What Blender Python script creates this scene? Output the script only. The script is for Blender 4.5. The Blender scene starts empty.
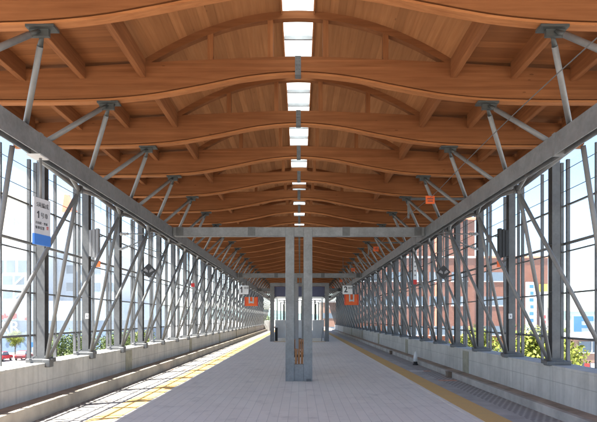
import bpy, bmesh, math, random
from mathutils import Vector, Matrix
random.seed(7)
R = math.radians
sc = bpy.context.scene
COL = sc.collection

# ------------------------------------------------------------------ constants
S = 2.13                     # bay length along the platform
Y0 = 6.10                    # first roof beam in view
NB = 32                      # number of roof beams
def YK(k): return Y0 + S * k
YEND = YK(NB - 1)
WALL = 4.75
WTOP = {-1: 0.855, 1: 0.815}
KERB = 4.36
KTOP = {-1: 0.245, 1: 0.145}
GROUND = -5.0
ORD = ("first second third fourth fifth sixth seventh eighth ninth tenth eleventh twelfth thirteenth fourteenth "
       "fifteenth sixteenth seventeenth eighteenth nineteenth twentieth twenty-first twenty-second twenty-third "
       "twenty-fourth twenty-fifth twenty-sixth twenty-seventh twenty-eighth twenty-ninth thirtieth thirty-first "
       "thirty-second thirty-third thirty-fourth").split()
SIDE = {-1: 'sunlit', 1: 'shaded'}

# ------------------------------------------------------------------ node helpers
class NT:
    def __init__(self, name):
        self.m = bpy.data.materials.new(name)
        self.m.use_nodes = True
        self.t = self.m.node_tree
        self.t.nodes.clear()
        self.out = self.n('ShaderNodeOutputMaterial')
        self.b = self.n('ShaderNodeBsdfPrincipled')
        self.l(self.b.outputs[0], self.out.inputs[0])
    def n(self, kind, **kw):
        x = self.t.nodes.new(kind)
        for k, v in kw.items(): setattr(x, k, v)
        return x
    def l(self, a, b): self.t.links.new(a, b)
    def inp(self, node, i, v):
        if isinstance(v, bpy.types.NodeSocket): self.l(v, node.inputs[i])
        else: node.inputs[i].default_value = v
    def math(self, op, a, b=0.0, c=None):
        x = self.n('ShaderNodeMath', operation=op)
        self.inp(x, 0, a); self.inp(x, 1, b)
        if c is not None: self.inp(x, 2, c)
        return x.outputs[0]
    def mix(self, f, a, b, blend='MIX'):
        x = self.n('ShaderNodeMix', data_type='RGBA', blend_type=blend)
        self.inp(x, 0, f)
        for i, v in ((6, a), (7, b)):
            if isinstance(v, tuple): v = (*v[:3], 1)
            self.inp(x, i, v)
        return x.outputs[2]
    def coords(self, rnd=True):
        tc = self.n('ShaderNodeTexCoord')
        if not rnd: return tc.outputs['Object']
        oi = self.n('ShaderNodeObjectInfo')
        v = self.n('ShaderNodeVectorMath', operation='MULTIPLY_ADD')
        cm = self.n('ShaderNodeCombineXYZ')
        for i in range(3): self.l(oi.outputs['Random'], cm.inputs[i])
        self.l(cm.outputs[0], v.inputs[0]); v.inputs[1].default_value = (31, 47, 23)
        self.l(tc.outputs['Object'], v.inputs[2])
        return v.outputs[0]
    def world(self):
        return self.n('ShaderNodeNewGeometry').outputs['Position']
    def scale(self, vec, s):
        mp = self.n('ShaderNodeMapping'); mp.inputs['Scale'].default_value = s
        self.l(vec, mp.inputs[0]); return mp.outputs[0]
    def noise(self, vec, s=5, d=4, r=.55):
        x = self.n('ShaderNodeTexNoise'); self.l(vec, x.inputs['Vector'])
        x.inputs['Scale'].default_value = s; x.inputs['Detail'].default_value = d; x.inputs['Roughness'].default_value = r
        return x.outputs[0]
    def ramp(self, f, lo, hi):
        x = self.n('ShaderNodeMapRange'); x.inputs[1].default_value = lo; x.inputs[2].default_value = hi
        self.l(f, x.inputs[0]); return x.outputs[0]
    def xyz(self, vec):
        x = self.n('ShaderNodeSeparateXYZ'); self.l(vec, x.inputs[0]); return x.outputs
    def bump(self, h, strength=.3, dist=.01):
        x = self.n('ShaderNodeBump'); x.inputs['Strength'].default_value = strength; x.inputs['Distance'].default_value = dist
        self.l(h, x.inputs['Height']); self.l(x.outputs[0], self.b.inputs['Normal'])
    def done(self, col=None, rough=.6, metal=0., spec=.5):
        if col is not None:
            if isinstance(col, tuple): col = (*col[:3], 1)
            self.inp(self.b, 'Base Color', col)
        self.inp(self.b, 'Roughness', rough); self.inp(self.b, 'Metallic', metal)
        self.b.inputs['Specular IOR Level'].default_value = spec
        return self.m

def m_plain(name, c, rough=.6, metal=0., var=.18, s=6., bump=0.):
    t = NT(name); v = t.coords()
    f = t.noise(v, s, 5)
    c2 = tuple(x * (1 - var) for x in c); c1 = tuple(min(1, x * (1 + var)) for x in c)
    col = t.mix(t.ramp(f, .3, .7), c2, c1)
    if bump: t.bump(t.noise(v, s * 8, 3), bump, .004)
    return t.done(col, rough, metal)

def m_wood(name, axis, c1, c2, board=None, bdir=None, lam=None):
    t = NT(name); o = t.coords(False); v = t.coords(True)
    s = [16, 16, 16]; s['XYZ'.index(axis)] = .7
    g = t.noise(t.scale(v, tuple(s)), 1.6, 6, .6)
    col = t.mix(t.ramp(g, .3, .72), c1, c2)
    big = t.noise(v, .9, 3)
    col = t.mix(t.math('MULTIPLY', t.ramp(big, .35, .7), .30), col, tuple(x * .62 for x in c1))
    oi2 = t.n('ShaderNodeObjectInfo')
    col = t.mix(t.math('MULTIPLY', oi2.outputs['Random'], .28), col, tuple(x * .70 for x in c1))
    # knots
    kv = t.n('ShaderNodeTexVoronoi'); ks = [5, 5, 5]; ks['XYZ'.index(axis)] = 1.6
    t.l(t.scale(v, tuple(ks)), kv.inputs['Vector']); kv.inputs['Scale'].default_value = 1.0
    kn = t.math('LESS_THAN', kv.outputs['Distance'], .055)
    col = t.mix(t.math('MULTIPLY', kn, .55), col, tuple(x * .4 for x in c1))
    if lam:
        z = t.xyz(o)[2]; cell = t.math('FLOOR', t.math('DIVIDE', z, lam))
        oi = t.n('ShaderNodeObjectInfo')
        w = t.n('ShaderNodeTexWhiteNoise', noise_dimensions='2D')
        cv = t.n('ShaderNodeCombineXYZ'); t.l(cell, cv.inputs[0]); t.l(oi.outputs['Random'], cv.inputs[1])
        t.l(cv.outputs[0], w.inputs['Vector'])
        col = t.mix(t.math('MULTIPLY', w.outputs[0], .36), col, tuple(x * .60 for x in c1))
    if board:
        p = t.xyz(o)['XYZ'.index(bdir)]
        q = t.math('DIVIDE', p, board); cell = t.math('FLOOR', q)
        oi = t.n('ShaderNodeObjectInfo')
        w = t.n('ShaderNodeTexWhiteNoise', noise_dimensions='2D')
        cv = t.n('ShaderNodeCombineXYZ'); t.l(cell, cv.inputs[0]); t.l(oi.outputs['Random'], cv.inputs[1])
        t.l(cv.outputs[0], w.inputs['Vector'])
        col = t.mix(t.math('MULTIPLY', w.outputs[0], .55), col, tuple(x * .52 for x in c1))
        fr = t.math('FRACT', q); e = t.math('ABSOLUTE', t.math('SUBTRACT', fr, .5))
        t.bump(t.math('LESS_THAN', e, .455), .9, .012)
    else:
        t.bump(g, .12, .004)
    return t.done(col, .78, 0, .15)

M = {}
W1, W2 = (.180, .064, .022), (.295, .118, .044)
M['beam'] = m_wood('glulam_wood', 'X', W1, W2, lam=.05)
M['flange'] = m_wood('flange_wood', 'X', (.27, .100, .034), (.42, .175, .066))
M['purlin'] = m_wood('purlin_wood', 'Y', W1, W2)
M['post'] = m_wood('post_wood', 'Z', W1, W2)
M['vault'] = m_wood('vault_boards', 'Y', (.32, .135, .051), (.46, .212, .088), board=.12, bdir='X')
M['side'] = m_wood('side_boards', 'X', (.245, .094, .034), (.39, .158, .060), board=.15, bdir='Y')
M['slat'] = m_wood('slat_wood', 'Z', (.30, .12, .045), (.62, .33, .16))

def m_steel(name, c, var=.25, metal=.35, rough=.5):
    t = NT(name); v = t.coords()
    vo = t.n('ShaderNodeTexVoronoi'); t.l(v, vo.inputs['Vector']); vo.inputs['Scale'].default_value = 26
    f = t.math('ADD', t.math('MULTIPLY', vo.outputs['Color'], .2), t.math('MULTIPLY', t.noise(v, 3.2, 5), .8))
    col = t.mix(t.ramp(f, .3, .85), tuple(x * (1 - var) for x in c), tuple(x * (1 + var) for x in c))
    st = t.noise(t.scale(v, (9, 9, .5)), 1.5, 3)
    col = t.mix(t.math('MULTIPLY', t.ramp(st, .55, .75), .22), col, tuple(x * .6 for x in c))
    return t.done(col, t.ramp(t.noise(v, 7, 3), -.6, 1.6), metal)
M['steel'] = m_steel('galvanised_steel', (.205, .212, .218))
M['steel_wall'] = m_steel('wall_steel', (.125, .126, .128), metal=.2)
M['steel_dark'] = m_steel('weathered_steel', (.115, .118, .12), metal=.3)
M['pipe'] = m_steel('painted_pipe', (.17, .17, .168), var=.16, metal=.1)
M['black_steel'] = m_plain('dark_bracket', (.055, .058, .055), .55, .3)
M['alu'] = m_plain('aluminium', (.30, .31, .33), .45, .4)

def m_concrete(name, c, joint=2.13, zmid=.52, side=-1):
    t = NT(name); w = t.world(); x, y, z = t.xyz(w)
    f = t.noise(w, 1.4, 6, .65)
    col = t.mix(t.ramp(f, .3, .7), tuple(a * .80 for a in c), tuple(a * 1.15 for a in c))
    st = t.noise(t.scale(w, (3, 5, .35)), 1.6, 4)
    col = t.mix(t.math('MULTIPLY', t.ramp(st, .48, .70), .5), col, tuple(a * .62 for a in c))
    sp = t.noise(w, 22, 3)
    col = t.mix(t.math('MULTIPLY', t.ramp(sp, .6, .8), .25), col, tuple(a * .6 for a in c))
    # rain dirt along the foot and form joints
    q = t.math('FRACT', t.math('DIVIDE', t.math('SUBTRACT', y, Y0 + .9), joint))
    j1 = t.math('LESS_THAN', t.math('ABSOLUTE', t.math('SUBTRACT', q, .5)), .0045)
    j2 = t.math('LESS_THAN', t.math('ABSOLUTE', t.math('SUBTRACT', z, zmid)), .008)
    j = t.math('MAXIMUM', j1, j2)
    col = t.mix(t.math('MULTIPLY', j, .38), col, tuple(a * .35 for a in c))
    h = t.math('SUBTRACT', t.noise(w, 12, 4), t.math('MULTIPLY', j, 2.))
    t.bump(h, .25, .01)
    return t.done(col, .85, 0, .25)
M['concrete_l'] = m_concrete('concrete_warm', (.36, .32, .28))
M['concrete_r'] = m_concrete('concrete_grey', (.50, .485, .455))
M['ledge'] = m_plain('rusty_ledge_concrete', (.32, .255, .205), .9, 0, .35, 2.5, .3)
M['kerb_l'] = m_plain('kerb_concrete_warm', (.37, .325, .265), .9, 0, .22, 2.0, .2)  # warm bounce light from the sunlit edge is mixed into this kerb colour
M['kerb_r'] = m_plain('kerb_concrete_grey', (.40, .37, .335), .9, 0, .25, 2.0, .2)
M['olive'] = m_plain('olive_filler', (.30, .285, .22), .85)
M['block'] = m_plain('pale_grout', (.55, .54, .52), .85)

def m_tiles():
    t = NT('platform_tiles'); w = t.world()
    b = t.n('ShaderNodeTexBrick'); b.offset = .5
    mp = t.n('ShaderNodeMapping'); mp.inputs['Rotation'].default_value = (0, 0, R(90)); t.l(w, mp.inputs[0])
    t.l(mp.outputs[0], b.inputs['Vector'])
    b.inputs['Scale'].default_value = 1.0; b.inputs['Brick Width'].default_value = .86; b.inputs['Row Height'].default_value = .172
    b.inputs['Mortar Size'].default_value = .0045; b.inputs['Mortar Smooth'].default_value = .2; b.inputs['Bias'].default_value = -.2
    b.inputs['Color1'].default_value = (.73, .672, .595, 1); b.inputs['Color2'].default_value = (.68, .625, .55, 1)
    b.inputs['Mortar'].default_value = (.47, .435, .39, 1)
    f = t.noise(w, .55, 5, .6)
    col = t.mix(t.math('MULTIPLY', t.ramp(f, .45, .75), .2), b.outputs['Color'], (.48, .45, .43))
    f2 = t.noise(w, 60, 2)
    col = t.mix(t.math('MULTIPLY', f2, .25), col, (.62, .565, .50))
    st = t.noise(w, 1.7, 7, .72)
    col = t.mix(t.math('MULTIPLY', t.ramp(st, .54, .70), .45), col, (.33, .30, .275))
    sp = t.n('ShaderNodeTexVoronoi'); t.l(w, sp.inputs['Vector']); sp.inputs['Scale'].default_value = 2.3
    col = t.mix(t.math('MULTIPLY', t.math('LESS_THAN', sp.outputs['Distance'], .045), .45), col, (.18, .16, .15))
    t.bump(t.math('SUBTRACT', 1., b.outputs['Fac']), .3, .004)
    return t.done(col, .62, 0, .35)
M['tiles'] = m_tiles()

def m_dots(name, c, cd, pitch, rad, wear, stag=False):
    t = NT(name); w = t.world(); x, y, z = t.xyz(w)
    if stag:
        row = t.math('FLOORED_MODULO', t.math('FLOOR', t.math('DIVIDE', y, pitch)), 2.)
        x = t.math('ADD', x, t.math('MULTIPLY', row, pitch*.5))
    fx = t.math('SUBTRACT', t.math('FRACT', t.math('DIVIDE', x, pitch)), .5)
    fy = t.math('SUBTRACT', t.math('FRACT', t.math('DIVIDE', y, pitch)), .5)
    d = t.math('SQRT', t.math('ADD', t.math('MULTIPLY', fx, fx), t.math('MULTIPLY', fy, fy)))
    dot = t.math('LESS_THAN', d, rad)
    f = t.noise(w, 2.2, 6, .65)
    base = t.mix(t.ramp(f, .38, .7), c, wear)
    col = t.mix(t.math('MULTIPLY', dot, .8), base, cd)
    t.bump(dot, .5, .005)
    return t.done(col, .7, 0, .3)
M['tactile_l'] = m_dots('tactile_yellow_sunlit', (.62, .43, .13), (.66, .48, .18), .055, .3, (.56, .42, .19))  # lighter copy of the yellow with sunlight put into its colour, unassigned
M['tactile_r'] = m_dots('tactile_yellow', (.62, .38, .125), (.66, .43, .16), .055, .3, (.54, .35, .14))
M['edge'] = m_plain('edge_concrete', (.37, .35, .325), .85, 0, .18, 2.2, .15)
M['mesh'] = m_dots('antislip_strip', (.40, .38, .355), (.13, .122, .115), .125, .34, (.34, .32, .30), True)
M['worn'] = m_plain('worn_marking', (.55, .30, .22), .8, 0, .3)
M['white_paint'] = m_plain('white_marking', (.6, .57, .55), .8, 0, .1)

def m_glass(name, dust, tint):
    t = NT(name); t.t.nodes.remove(t.b)
    tr = t.n('ShaderNodeBsdfTransparent'); tr.inputs[0].default_value = (*tint, 1)
    df = t.n('ShaderNodeBsdfDiffuse'); df.inputs[0].default_value = (.82, .86, .88, 1)
    tl = t.n('ShaderNodeBsdfTranslucent'); tl.inputs[0].default_value = (.82, .88, .9, 1)
    gl = t.n('ShaderNodeBsdfGlossy'); gl.inputs['Roughness'].default_value = .05
    a = t.n('ShaderNodeMixShader'); a.inputs[0].default_value = .7; t.l(df.outputs[0], a.inputs[1]); t.l(tl.outputs[0], a.inputs[2])
    b = t.n('ShaderNodeMixShader')
    v = t.world(); t.l(t.ramp(t.noise(v, .8, 3), -1.2 / max(dust, .01) * .0 - .0, 1 / max(dust * 2, .01)), b.inputs[0])
    t.l(tr.outputs[0], b.inputs[1]); t.l(a.outputs[0], b.inputs[2])
    c = t.n('ShaderNodeMixShader'); c.inputs[0].default_value = .05
    t.l(b.outputs[0], c.inputs[1]); t.l(gl.outputs[0], c.inputs[2])
    t.l(c.outputs[0], t.out.inputs[0]); return t.m
M['glass'] = m_glass('dusty_glass', .11, (.96, .985, .99))
M['glass_clear'] = m_glass('clear_glass', .05, (.93, .97, .97))
def m_skyl():
    t = NT('skylight_panel'); t.t.nodes.remove(t.b)
    tl = t.n('ShaderNodeBsdfTranslucent'); tl.inputs[0].default_value = (.62, .69, .665, 1)
    df = t.n('ShaderNodeBsdfDiffuse'); df.inputs[0].default_value = (.55, .6, .58, 1)
    a = t.n('ShaderNodeMixShader'); a.inputs[0].default_value = .25
    t.l(tl.outputs[0], a.inputs[1]); t.l(df.outputs[0], a.inputs[2]); t.l(a.outputs[0], t.out.inputs[0]); return t.m
M['skylight'] = m_skyl()
def m_emit(name, c, s):
    t = NT(name); t.b.inputs['Emission Color'].default_value = (*c, 1); t.b.inputs['Emission Strength'].default_value = s
    return t.done((.8, .8, .8), .4)
M['tube'] = m_emit('fluorescent_tube', (1, .98, .93), .8)
M['roofmetal'] = m_plain('roof_metal', (.34, .35, .36), .5, .3)
for n, c in dict(white=(.72, .73, .74), blue=(.035, .16, .52), ink=(.05, .05, .06), red=(.60, .035, .03), orange=(.80, .13, .025),
                 navy=(.075, .085, .155), panel=(.56, .58, .60), black=(.02, .02, .022), cable=(.10, .10, .10), grey=(.22, .22, .23),
                 signgrey=(.50, .50, .53), brown=(.17, .12, .085), cream=(.58, .52, .38), paleblue=(.25, .33, .42), annex=(.15, .21, .29),
                 storewhite=(.58, .60, .62), dkwin=(.12, .16, .20), yellow=(.75, .55, .05), tyre=(.02, .02, .02),
                 carred=(.52, .03, .04), maroon=(.16, .03, .035), wing=(.42, .46, .50), carwhite=(.7, .7, .7), cardark=(.06, .07, .09), trunk=(.13, .095, .065),
                 brownwall=(.26, .16, .12), skyblue=(.05, .20, .46), lightgrey=(.5, .5, .5), terracotta=(.62, .25, .14)).items():
    M[n] = m_plain(n + '_paint', c, .55, 0, .07, 3)

def m_brick(name, c1, c2, mo):
    t = NT(name); w = t.world(); x, y, z = t.xyz(w)
    cv = t.n('ShaderNodeCombineXYZ'); t.l(t.math('ADD', x, y), cv.inputs[0]); t.l(z, cv.inputs[1])
    b = t.n('ShaderNodeTexBrick'); t.l(cv.outputs[0], b.inputs['Vector'])
    b.inputs['Scale'].default_value = 1; b.inputs['Brick Width'].default_value = .6; b.inputs['Row Height'].default_value = .2
    b.inputs['Mortar Size'].default_value = .012
    b.inputs['Color1'].default_value = (*c1, 1); b.inputs['Color2'].default_value = (*c2, 1); b.inputs['Mortar'].default_value = (*mo, 1)
    f = t.noise(w, .3, 4)
    return t.done(t.mix(t.math('MULTIPLY', f, .3), b.outputs['Color'], tuple(a * .75 for a in c1)), .85, 0, .2)
M['brick'] = m_brick('salmon_brick', (.225, .082, .046), (.19, .068, .038), (.21, .13, .095))
def m_leaf(name, c):
    t = NT(name); v = t.world()
    col = t.mix(t.ramp(t.noise(v, 2.5, 4), .3, .7), tuple(a * .55 for a in c), tuple(a * 1.35 for a in c))
    return t.done(col, .6, 0, .25)
M['leaf_y'] = m_leaf('leaf_yellow_green', (.165, .19, .03))
M['leaf_g'] = m_leaf('leaf_green', (.10, .135, .04))
M['ground'] = m_plain('asphalt_ground', (.36, .35, .33), .9, 0, .2, .05)
M['hill'] = m_plain('wooded_hill', (.09, .13, .12), .95, 0, .3, .02)

# ------------------------------------------------------------------ geometry helpers
class MB:
    def __init__(self): self.bm = bmesh.new()
    def box(self, x0, x1, y0, y1, z0, z1):
        if x0 > x1: x0, x1 = x1, x0
        if y0 > y1: y0, y1 = y1, y0
        if z0 > z1: z0, z1 = z1, z0
        v = [self.bm.verts.new(p) for p in ((x0,y0,z0),(x1,y0,z0),(x1,y1,z0),(x0,y1,z0),(x0,y0,z1),(x1,y0,z1),(x1,y1,z1),(x0,y1,z1))]
        for f in ((0,3,2,1),(4,5,6,7),(0,1,5,4),(1,2,6,5),(2,3,7,6),(3,0,4,7)): self.bm.faces.new([v[i] for i in f])
        return self
    def sheet(self, pts):
        self.bm.faces.new([self.bm.verts.new(p) for p in pts]); return self
    def bolts(self, pts, axis, r=.012, h=.01):
        d = {'x': Vector((h,0,0)), 'y': Vector((0,h,0)), 'z': Vector((0,0,h))}[axis]
        for p in pts: self.tube(Vector(p)-d, Vector(p)+d, r, n=6)
        return self
    def bar(self, p, q, w, h, up=(0,0,1)):
        p, q = Vector(p), Vector(q); d = (q - p).normalized(); u = Vector(up)
        s = d.cross(u)
        if s.length < 1e-4: s = d.cross(Vector((1,0,0)))
        s.normalize(); u = s.cross(d).normalized()
        vs = []
        for c in (p, q):
            for a, b in ((-1,-1),(1,-1),(1,1),(-1,1)): vs.append(self.bm.verts.new(c + s*a*w/2 + u*b*h/2))
        for f in ((0,1,2,3),(7,6,5,4),(0,4,5,1),(1,5,6,2),(2,6,7,3),(3,7,4,0)): self.bm.faces.new([vs[i] for i in f])
        return self
    def tube(self, p, q, r, r2=None, n=10, cap=True):
        p, q = Vector(p), Vector(q); r2 = r if r2 is None else r2
        d = (q - p).normalized(); s = d.cross(Vector((0,0,1)))
        if s.length < 1e-3: s = d.cross(Vector((1,0,0)))
        s.normalize(); u = d.cross(s)
        a, b = [], []
        for i in range(n):
            t = 2*math.pi*i/n; o = s*math.cos(t) + u*math.sin(t)
            a.append(self.bm.verts.new(p + o*r)); b.append(self.bm.verts.new(q + o*r2))
        for i in range(n):
            f = self.bm.faces.new((a[i], a[(i+1)%n], b[(i+1)%n], b[i])); f.smooth = True
        if cap: self.bm.faces.new(a[::-1]); self.bm.faces.new(b)
        return self
    def lathe(self, c, prof, n=16):
        rings = []
        for r, z in prof:
            rings.append([self.bm.verts.new((c[0]+r*math.cos(2*math.pi*i/n), c[1]+r*math.sin(2*math.pi*i/n), c[2]+z)) for i in range(n)])
        for a, b in zip(rings, rings[1:]):
            for i in range(n):
                f = self.bm.faces.new((a[i], a[(i+1)%n], b[(i+1)%n], b[i])); f.smooth = True
        self.bm.faces.new(rings[0][::-1]); self.bm.faces.new(rings[-1])
        return self
    def prism(self, pts, axis, a, b):
        """extrude a closed 2D outline along an axis ('x','y','z')"""
        def P(u, v, t): return {'x': (t,u,v), 'y': (u,t,v), 'z': (u,v,t)}[axis]
        A = [self.bm.verts.new(P(u,v,a)) for u, v in pts]; B = [self.bm.verts.new(P(u,v,b)) for u, v in pts]
        n = len(pts)
        for i in range(n): self.bm.faces.new((A[i], A[(i+1)%n], B[(i+1)%n], B[i]))
        self.bm.faces.new(A[::-1]); self.bm.faces.new(B)
        return self
    def band(self, xs, zlo, zhi, y0, y1):
        """a long band in the XZ plane with lower / upper curve and thickness along Y"""
        v = []
        for x in xs:
            v.append([self.bm.verts.new((x, y, z)) for y, z in ((y0, zlo(x)), (y1, zlo(x)), (y1, zhi(x)), (y0, zhi(x)))])
        for a, b in zip(v, v[1:]):
            for i in range(4): self.bm.faces.new((a[i], a[(i+1)%4], b[(i+1)%4], b[i]))
        self.bm.faces.new(v[0][::-1]); self.bm.faces.new(v[-1])
        return self
    def mesh(self, name, mat, bevel=0.):
        bmesh.ops.recalc_face_normals(self.bm, faces=self.bm.faces[:])
        if bevel:
            bmesh.ops.bevel(self.bm, geom=[e for e in self.bm.edges if len(e.link_faces) == 2 and e.calc_face_angle(0) > .6], offset=bevel, segments=1, affect='EDGES')
        me = bpy.data.meshes.new(name); self.bm.to_mesh(me); self.bm.free(); me.materials.append(mat); return me
    def build(self, name, mat, parent=None, bevel=0., loc=None):
        o = bpy.data.objects.new(name, self.mesh(name, mat, bevel)); COL.objects.link(o)
        if parent is not None: o.parent = parent
        if loc: o.location = loc
        return o
def tag(o, label=None, cat=None, group=None, kind=None):
    if label: o['label'] = label
    if cat: o['category'] = cat; o['kind'] = 'thing'
    if group: o['group'] = group
    if kind: o['kind'] = kind
    return o
def thing(name, label, cat, loc=(0,0,0), group=None):
    o = bpy.data.objects.new(name, None); COL.objects.link(o); o.location = loc; o.empty_display_size = .2
    return tag(o, label, cat, group)
KIDS = {}
def kids(o): return [c for c in o.children]
def dup(o, loc=None, label=None, group=None, parent=None):
    c = o.copy(); COL.objects.link(c)
    if parent is not None: c.parent = parent
    if loc is not None: c.location = loc
    if label: c['label'] = label
    if group: c['group'] = group
    for ch in list(o.children): dup(ch, parent=c)
    return c
def struct(mb, name, mat, kind='structure', bevel=0.): return tag(mb.build(name, mat, None, bevel), kind=kind)
def text(s, size, mat, parent, M4, name='lettering', ext=.002, align='CENTER', sx=1., bold=0.):
    cu = bpy.data.curves.new('t', 'FONT'); cu.body = s; cu.size = size; cu.extrude = ext; cu.align_x = align; cu.align_y = 'CENTER'
    cu.resolution_u = 3; cu.offset = bold
    tmp = bpy.data.objects.new('t', cu); COL.objects.link(tmp)
    bpy.context.view_layer.update()
    me = bpy.data.meshes.new_from_object(tmp.evaluated_get(bpy.context.evaluated_depsgraph_get()))
    bpy.data.objects.remove(tmp); bpy.data.curves.remove(cu)
    me.transform(Matrix.Diagonal((sx,1,1,1))); me.transform(M4); me.materials.clear(); me.materials.append(mat)
    o = bpy.data.objects.new(name, me); COL.objects.link(o); o.parent = parent
    return o
def facing(direction, loc):
    """matrix placing text (XY plane, +Z out) facing '-y' or '+x' etc."""
    rot = {'-y': Matrix.Rotation(R(90), 4, 'X'), '+x': Matrix.Rotation(R(90), 4, 'Z') @ Matrix.Rotation(R(90), 4, 'X')}[direction]
    return Matrix.Translation(loc) @ rot

def interp(pts):
    xs = [p[0] for p in pts]; zs = [p[1] for p in pts]
    m = []
    for i in range(len(pts)):
        if i == 0: m.append(0.0)
        elif i == len(pts)-1: m.append((zs[-1]-zs[-2])/(xs[-1]-xs[-2]))
        else: m.append((zs[i+1]-zs[i-1])/(xs[i+1]-xs[i-1]))
    def f(x):
        x = min(max(abs(x), xs[0]), xs[-1])
        for i in range(len(xs)-1):
            if x <= xs[i+1]: break
        h = xs[i+1]-xs[i]; t = (x-xs[i])/h
        return ((2*t**3-3*t*t+1)*zs[i] + (t**3-2*t*t+t)*h*m[i] + (-2*t**3+3*t*t)*zs[i+1] + (t**3-t*t)*h*m[i+1])
    return f
ZB = interp([(0,5.385),(.75,5.325),(1.5,5.18),(2.2,5.055),(2.86,4.99),(3.6,4.965),(4.6,4.96),(5.6,4.96)])
ZT = interp([(0,5.655),(1.33,5.61),(2.35,5.56),(3.3,5.50),(4.6,5.43),(5.6,5.375)])
def ARCH(x): return 6.24 - .135*x*x
def frange(a, b, n): return [a + (b-a)*i/n for i in range(n+1)]

# ------------------------------------------------------------------ setting: ground, platform
struct(MB().box(-1500, 1500, -200, 3000, GROUND-.5, GROUND), 'ground', M['ground'])
YA, YB, YF = -1.6, 73.5, 97.0
YR = -30.0
struct(MB().box(-3.06, 3.06, YR, YF, -.6, 0.0), 'platform_floor', M['tiles'])
for s in (-1, 1):
    nm = 'left' if s < 0 else 'right'
    struct(MB().box(s*3.06, s*3.50, YR, YF, -.6, .006), 'tactile_pavement_'+nm, M['tactile_r'])
    struct(MB().box(s*3.50, s*3.86, YR, YF, -.6, 0.0), 'platform_edge_pavement_'+nm, M['edge'])
    struct(MB().box(s*3.86, s*KERB, YR, YF, -.6, -.003), 'ribbed_edge_pavement_'+nm, M['mesh'])
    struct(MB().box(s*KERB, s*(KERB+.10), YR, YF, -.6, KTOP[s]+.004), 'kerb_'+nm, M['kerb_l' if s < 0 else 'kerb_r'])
    struct(MB().box(s*(KERB+.10), s*WALL, YR, YF, -.6, KTOP[s]), 'ledge_pavement_'+nm, M['ledge'])
# viaduct body under the platform
struct(MB().box(-5.2, 5.2, YR, YF, -1.6, -.6), 'viaduct_deck_slab', M['concrete_r'])

# parapets with expansion strips
for s in (-1, 1):
    w = thing('parapet_wall', f'low {"warm, sun-topped concrete parapet along the track 1 side" if s < 0 else "pale grey concrete parapet along the track 2 side"}', 'wall', (s*WALL, 0, 0))
    mb = MB().box(0, s*.5, YA, YB, -.6, WTOP[s]-.05)
    mb.build('wall_body', M['concrete_r'], w)
    MB().box(-s*.006, s*.51, YA, YB, WTOP[s]-.05, WTOP[s]).build('coping', M['concrete_r'], w, .006)
    for k in range(4, NB, 4):
        y = YK(k) + (.45 if s < 0 else .75)
        MB().box(-s*.012, s*.05, y-.27, y+.27, KTOP[s], WTOP[s]-.055).build('expansion_strip', M['olive'], w)
        w.children[-1]['label'] = 'olive green filler strip in the concrete'
# end return block on the sunlit side
tag(MB().box(-4.70, -4.0, 71.4, 73.2, 0.0, 1.35).build('concrete_end_block', M['concrete_r'], None, .02),
    'grey concrete block closing the far end of the sunlit parapet', 'block')

# ------------------------------------------------------------------ roof beams
GB = 'arched timber beams across the platform'
def make_beam():
    root = thing('roof_beam', 'x', 'roof beam', (0,0,0), GB)
    xs = frange(-5.45, 5.45, 72)
    MB().band(xs, lambda x: ZB(x)+.052, ZT, -.065, .065).build('web', M['beam'], root)
    MB().band(xs, lambda x: ZB(x)+.030, lambda x: ZB(x)+.053, -.03, .03).build('spacer', M['beam'], root)
    MB().band(xs, ZB, lambda x: ZB(x)+.031, -.065, .065).build('flange', M['flange'], root)
    ax = frange(-2.34, 2.34, 40)
    MB().band(ax, ARCH, lambda x: ARCH(x)+.118, -.055, .055).build('arch_rib', M['beam'], root)
    for x in (-1.33, -.42, .42, 1.33):
        MB().box(x-.042, x+.042, -.045, .045, ZT(x)-.01, ARCH(x)+.03).build('post', M['post'], root)
    MB().box(-.045, .045, -.072, .072, 5.375, 5.665).bolts([(dx, -.073, z) for dx in (-.022, .022) for z in (5.47, 5.53, 5.59, 5.64)], 'y').build('splice_plate', M['steel_dark'], root)
    return root
beam0 = make_beam()
for k in range(NB):
    lb = f'arched laminated timber roof beam, {ORD[k]} in the row counted from the camera'
    if k == 0: beam0.location = (0, YK(0), 0); beam0['label'] = lb
    else: dup(beam0, (0, YK(k), 0), lb)

# ------------------------------------------------------------------ ceiling bays
GC = 'boarded ceiling bays with a skylight'
def DZ(x): return ARCH(x) + .112
ZS0 = DZ(2.36)
def make_bay():
    root = thing('ceiling_bay', 'x', 'ceiling bay', (0,0,0), GC)
    for s in (-1, 1):
        v = MB()
        xs = [s*x for x in frange(.25, 2.36, 18)]
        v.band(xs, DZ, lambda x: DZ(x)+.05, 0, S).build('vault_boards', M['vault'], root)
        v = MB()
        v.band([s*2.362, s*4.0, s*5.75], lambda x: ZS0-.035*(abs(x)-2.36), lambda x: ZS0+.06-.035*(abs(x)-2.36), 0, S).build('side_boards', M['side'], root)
        for x in (2.35, 3.26, 4.16, 5.06):
            zb = {2.35: 5.335, 3.26: 5.315, 4.16: 5.28, 5.06: 5.25}[x]
            MB().box(s*x-.046, s*x+.046, .066, S-.066, zb, ZS0-.035*max(0,(x-2.36))+.02).build('purlin', M['purlin'], root, .006)
    cb = MB()
    for s in (-1, 1): cb.box(s*.235, s*.255, 0, S, 6.30, 6.43)
    sk = cb.build('skylight_kerb', M['flange'], root)
    MB().sheet([(-.234, 0, 6.43), (.234, 0, 6.43), (.234, S, 6.43), (-.234, S, 6.43)]).build('skylight_pane', M['skylight'], sk)
    for j in range(3): MB().box(-.232, .232, S*(j+.15)/3-.02, S*(j+.15)/3+.02, 6.36, 6.425).build('glazing_bar', M['alu'], sk)
    return root
bay0 = make_bay()
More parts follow.
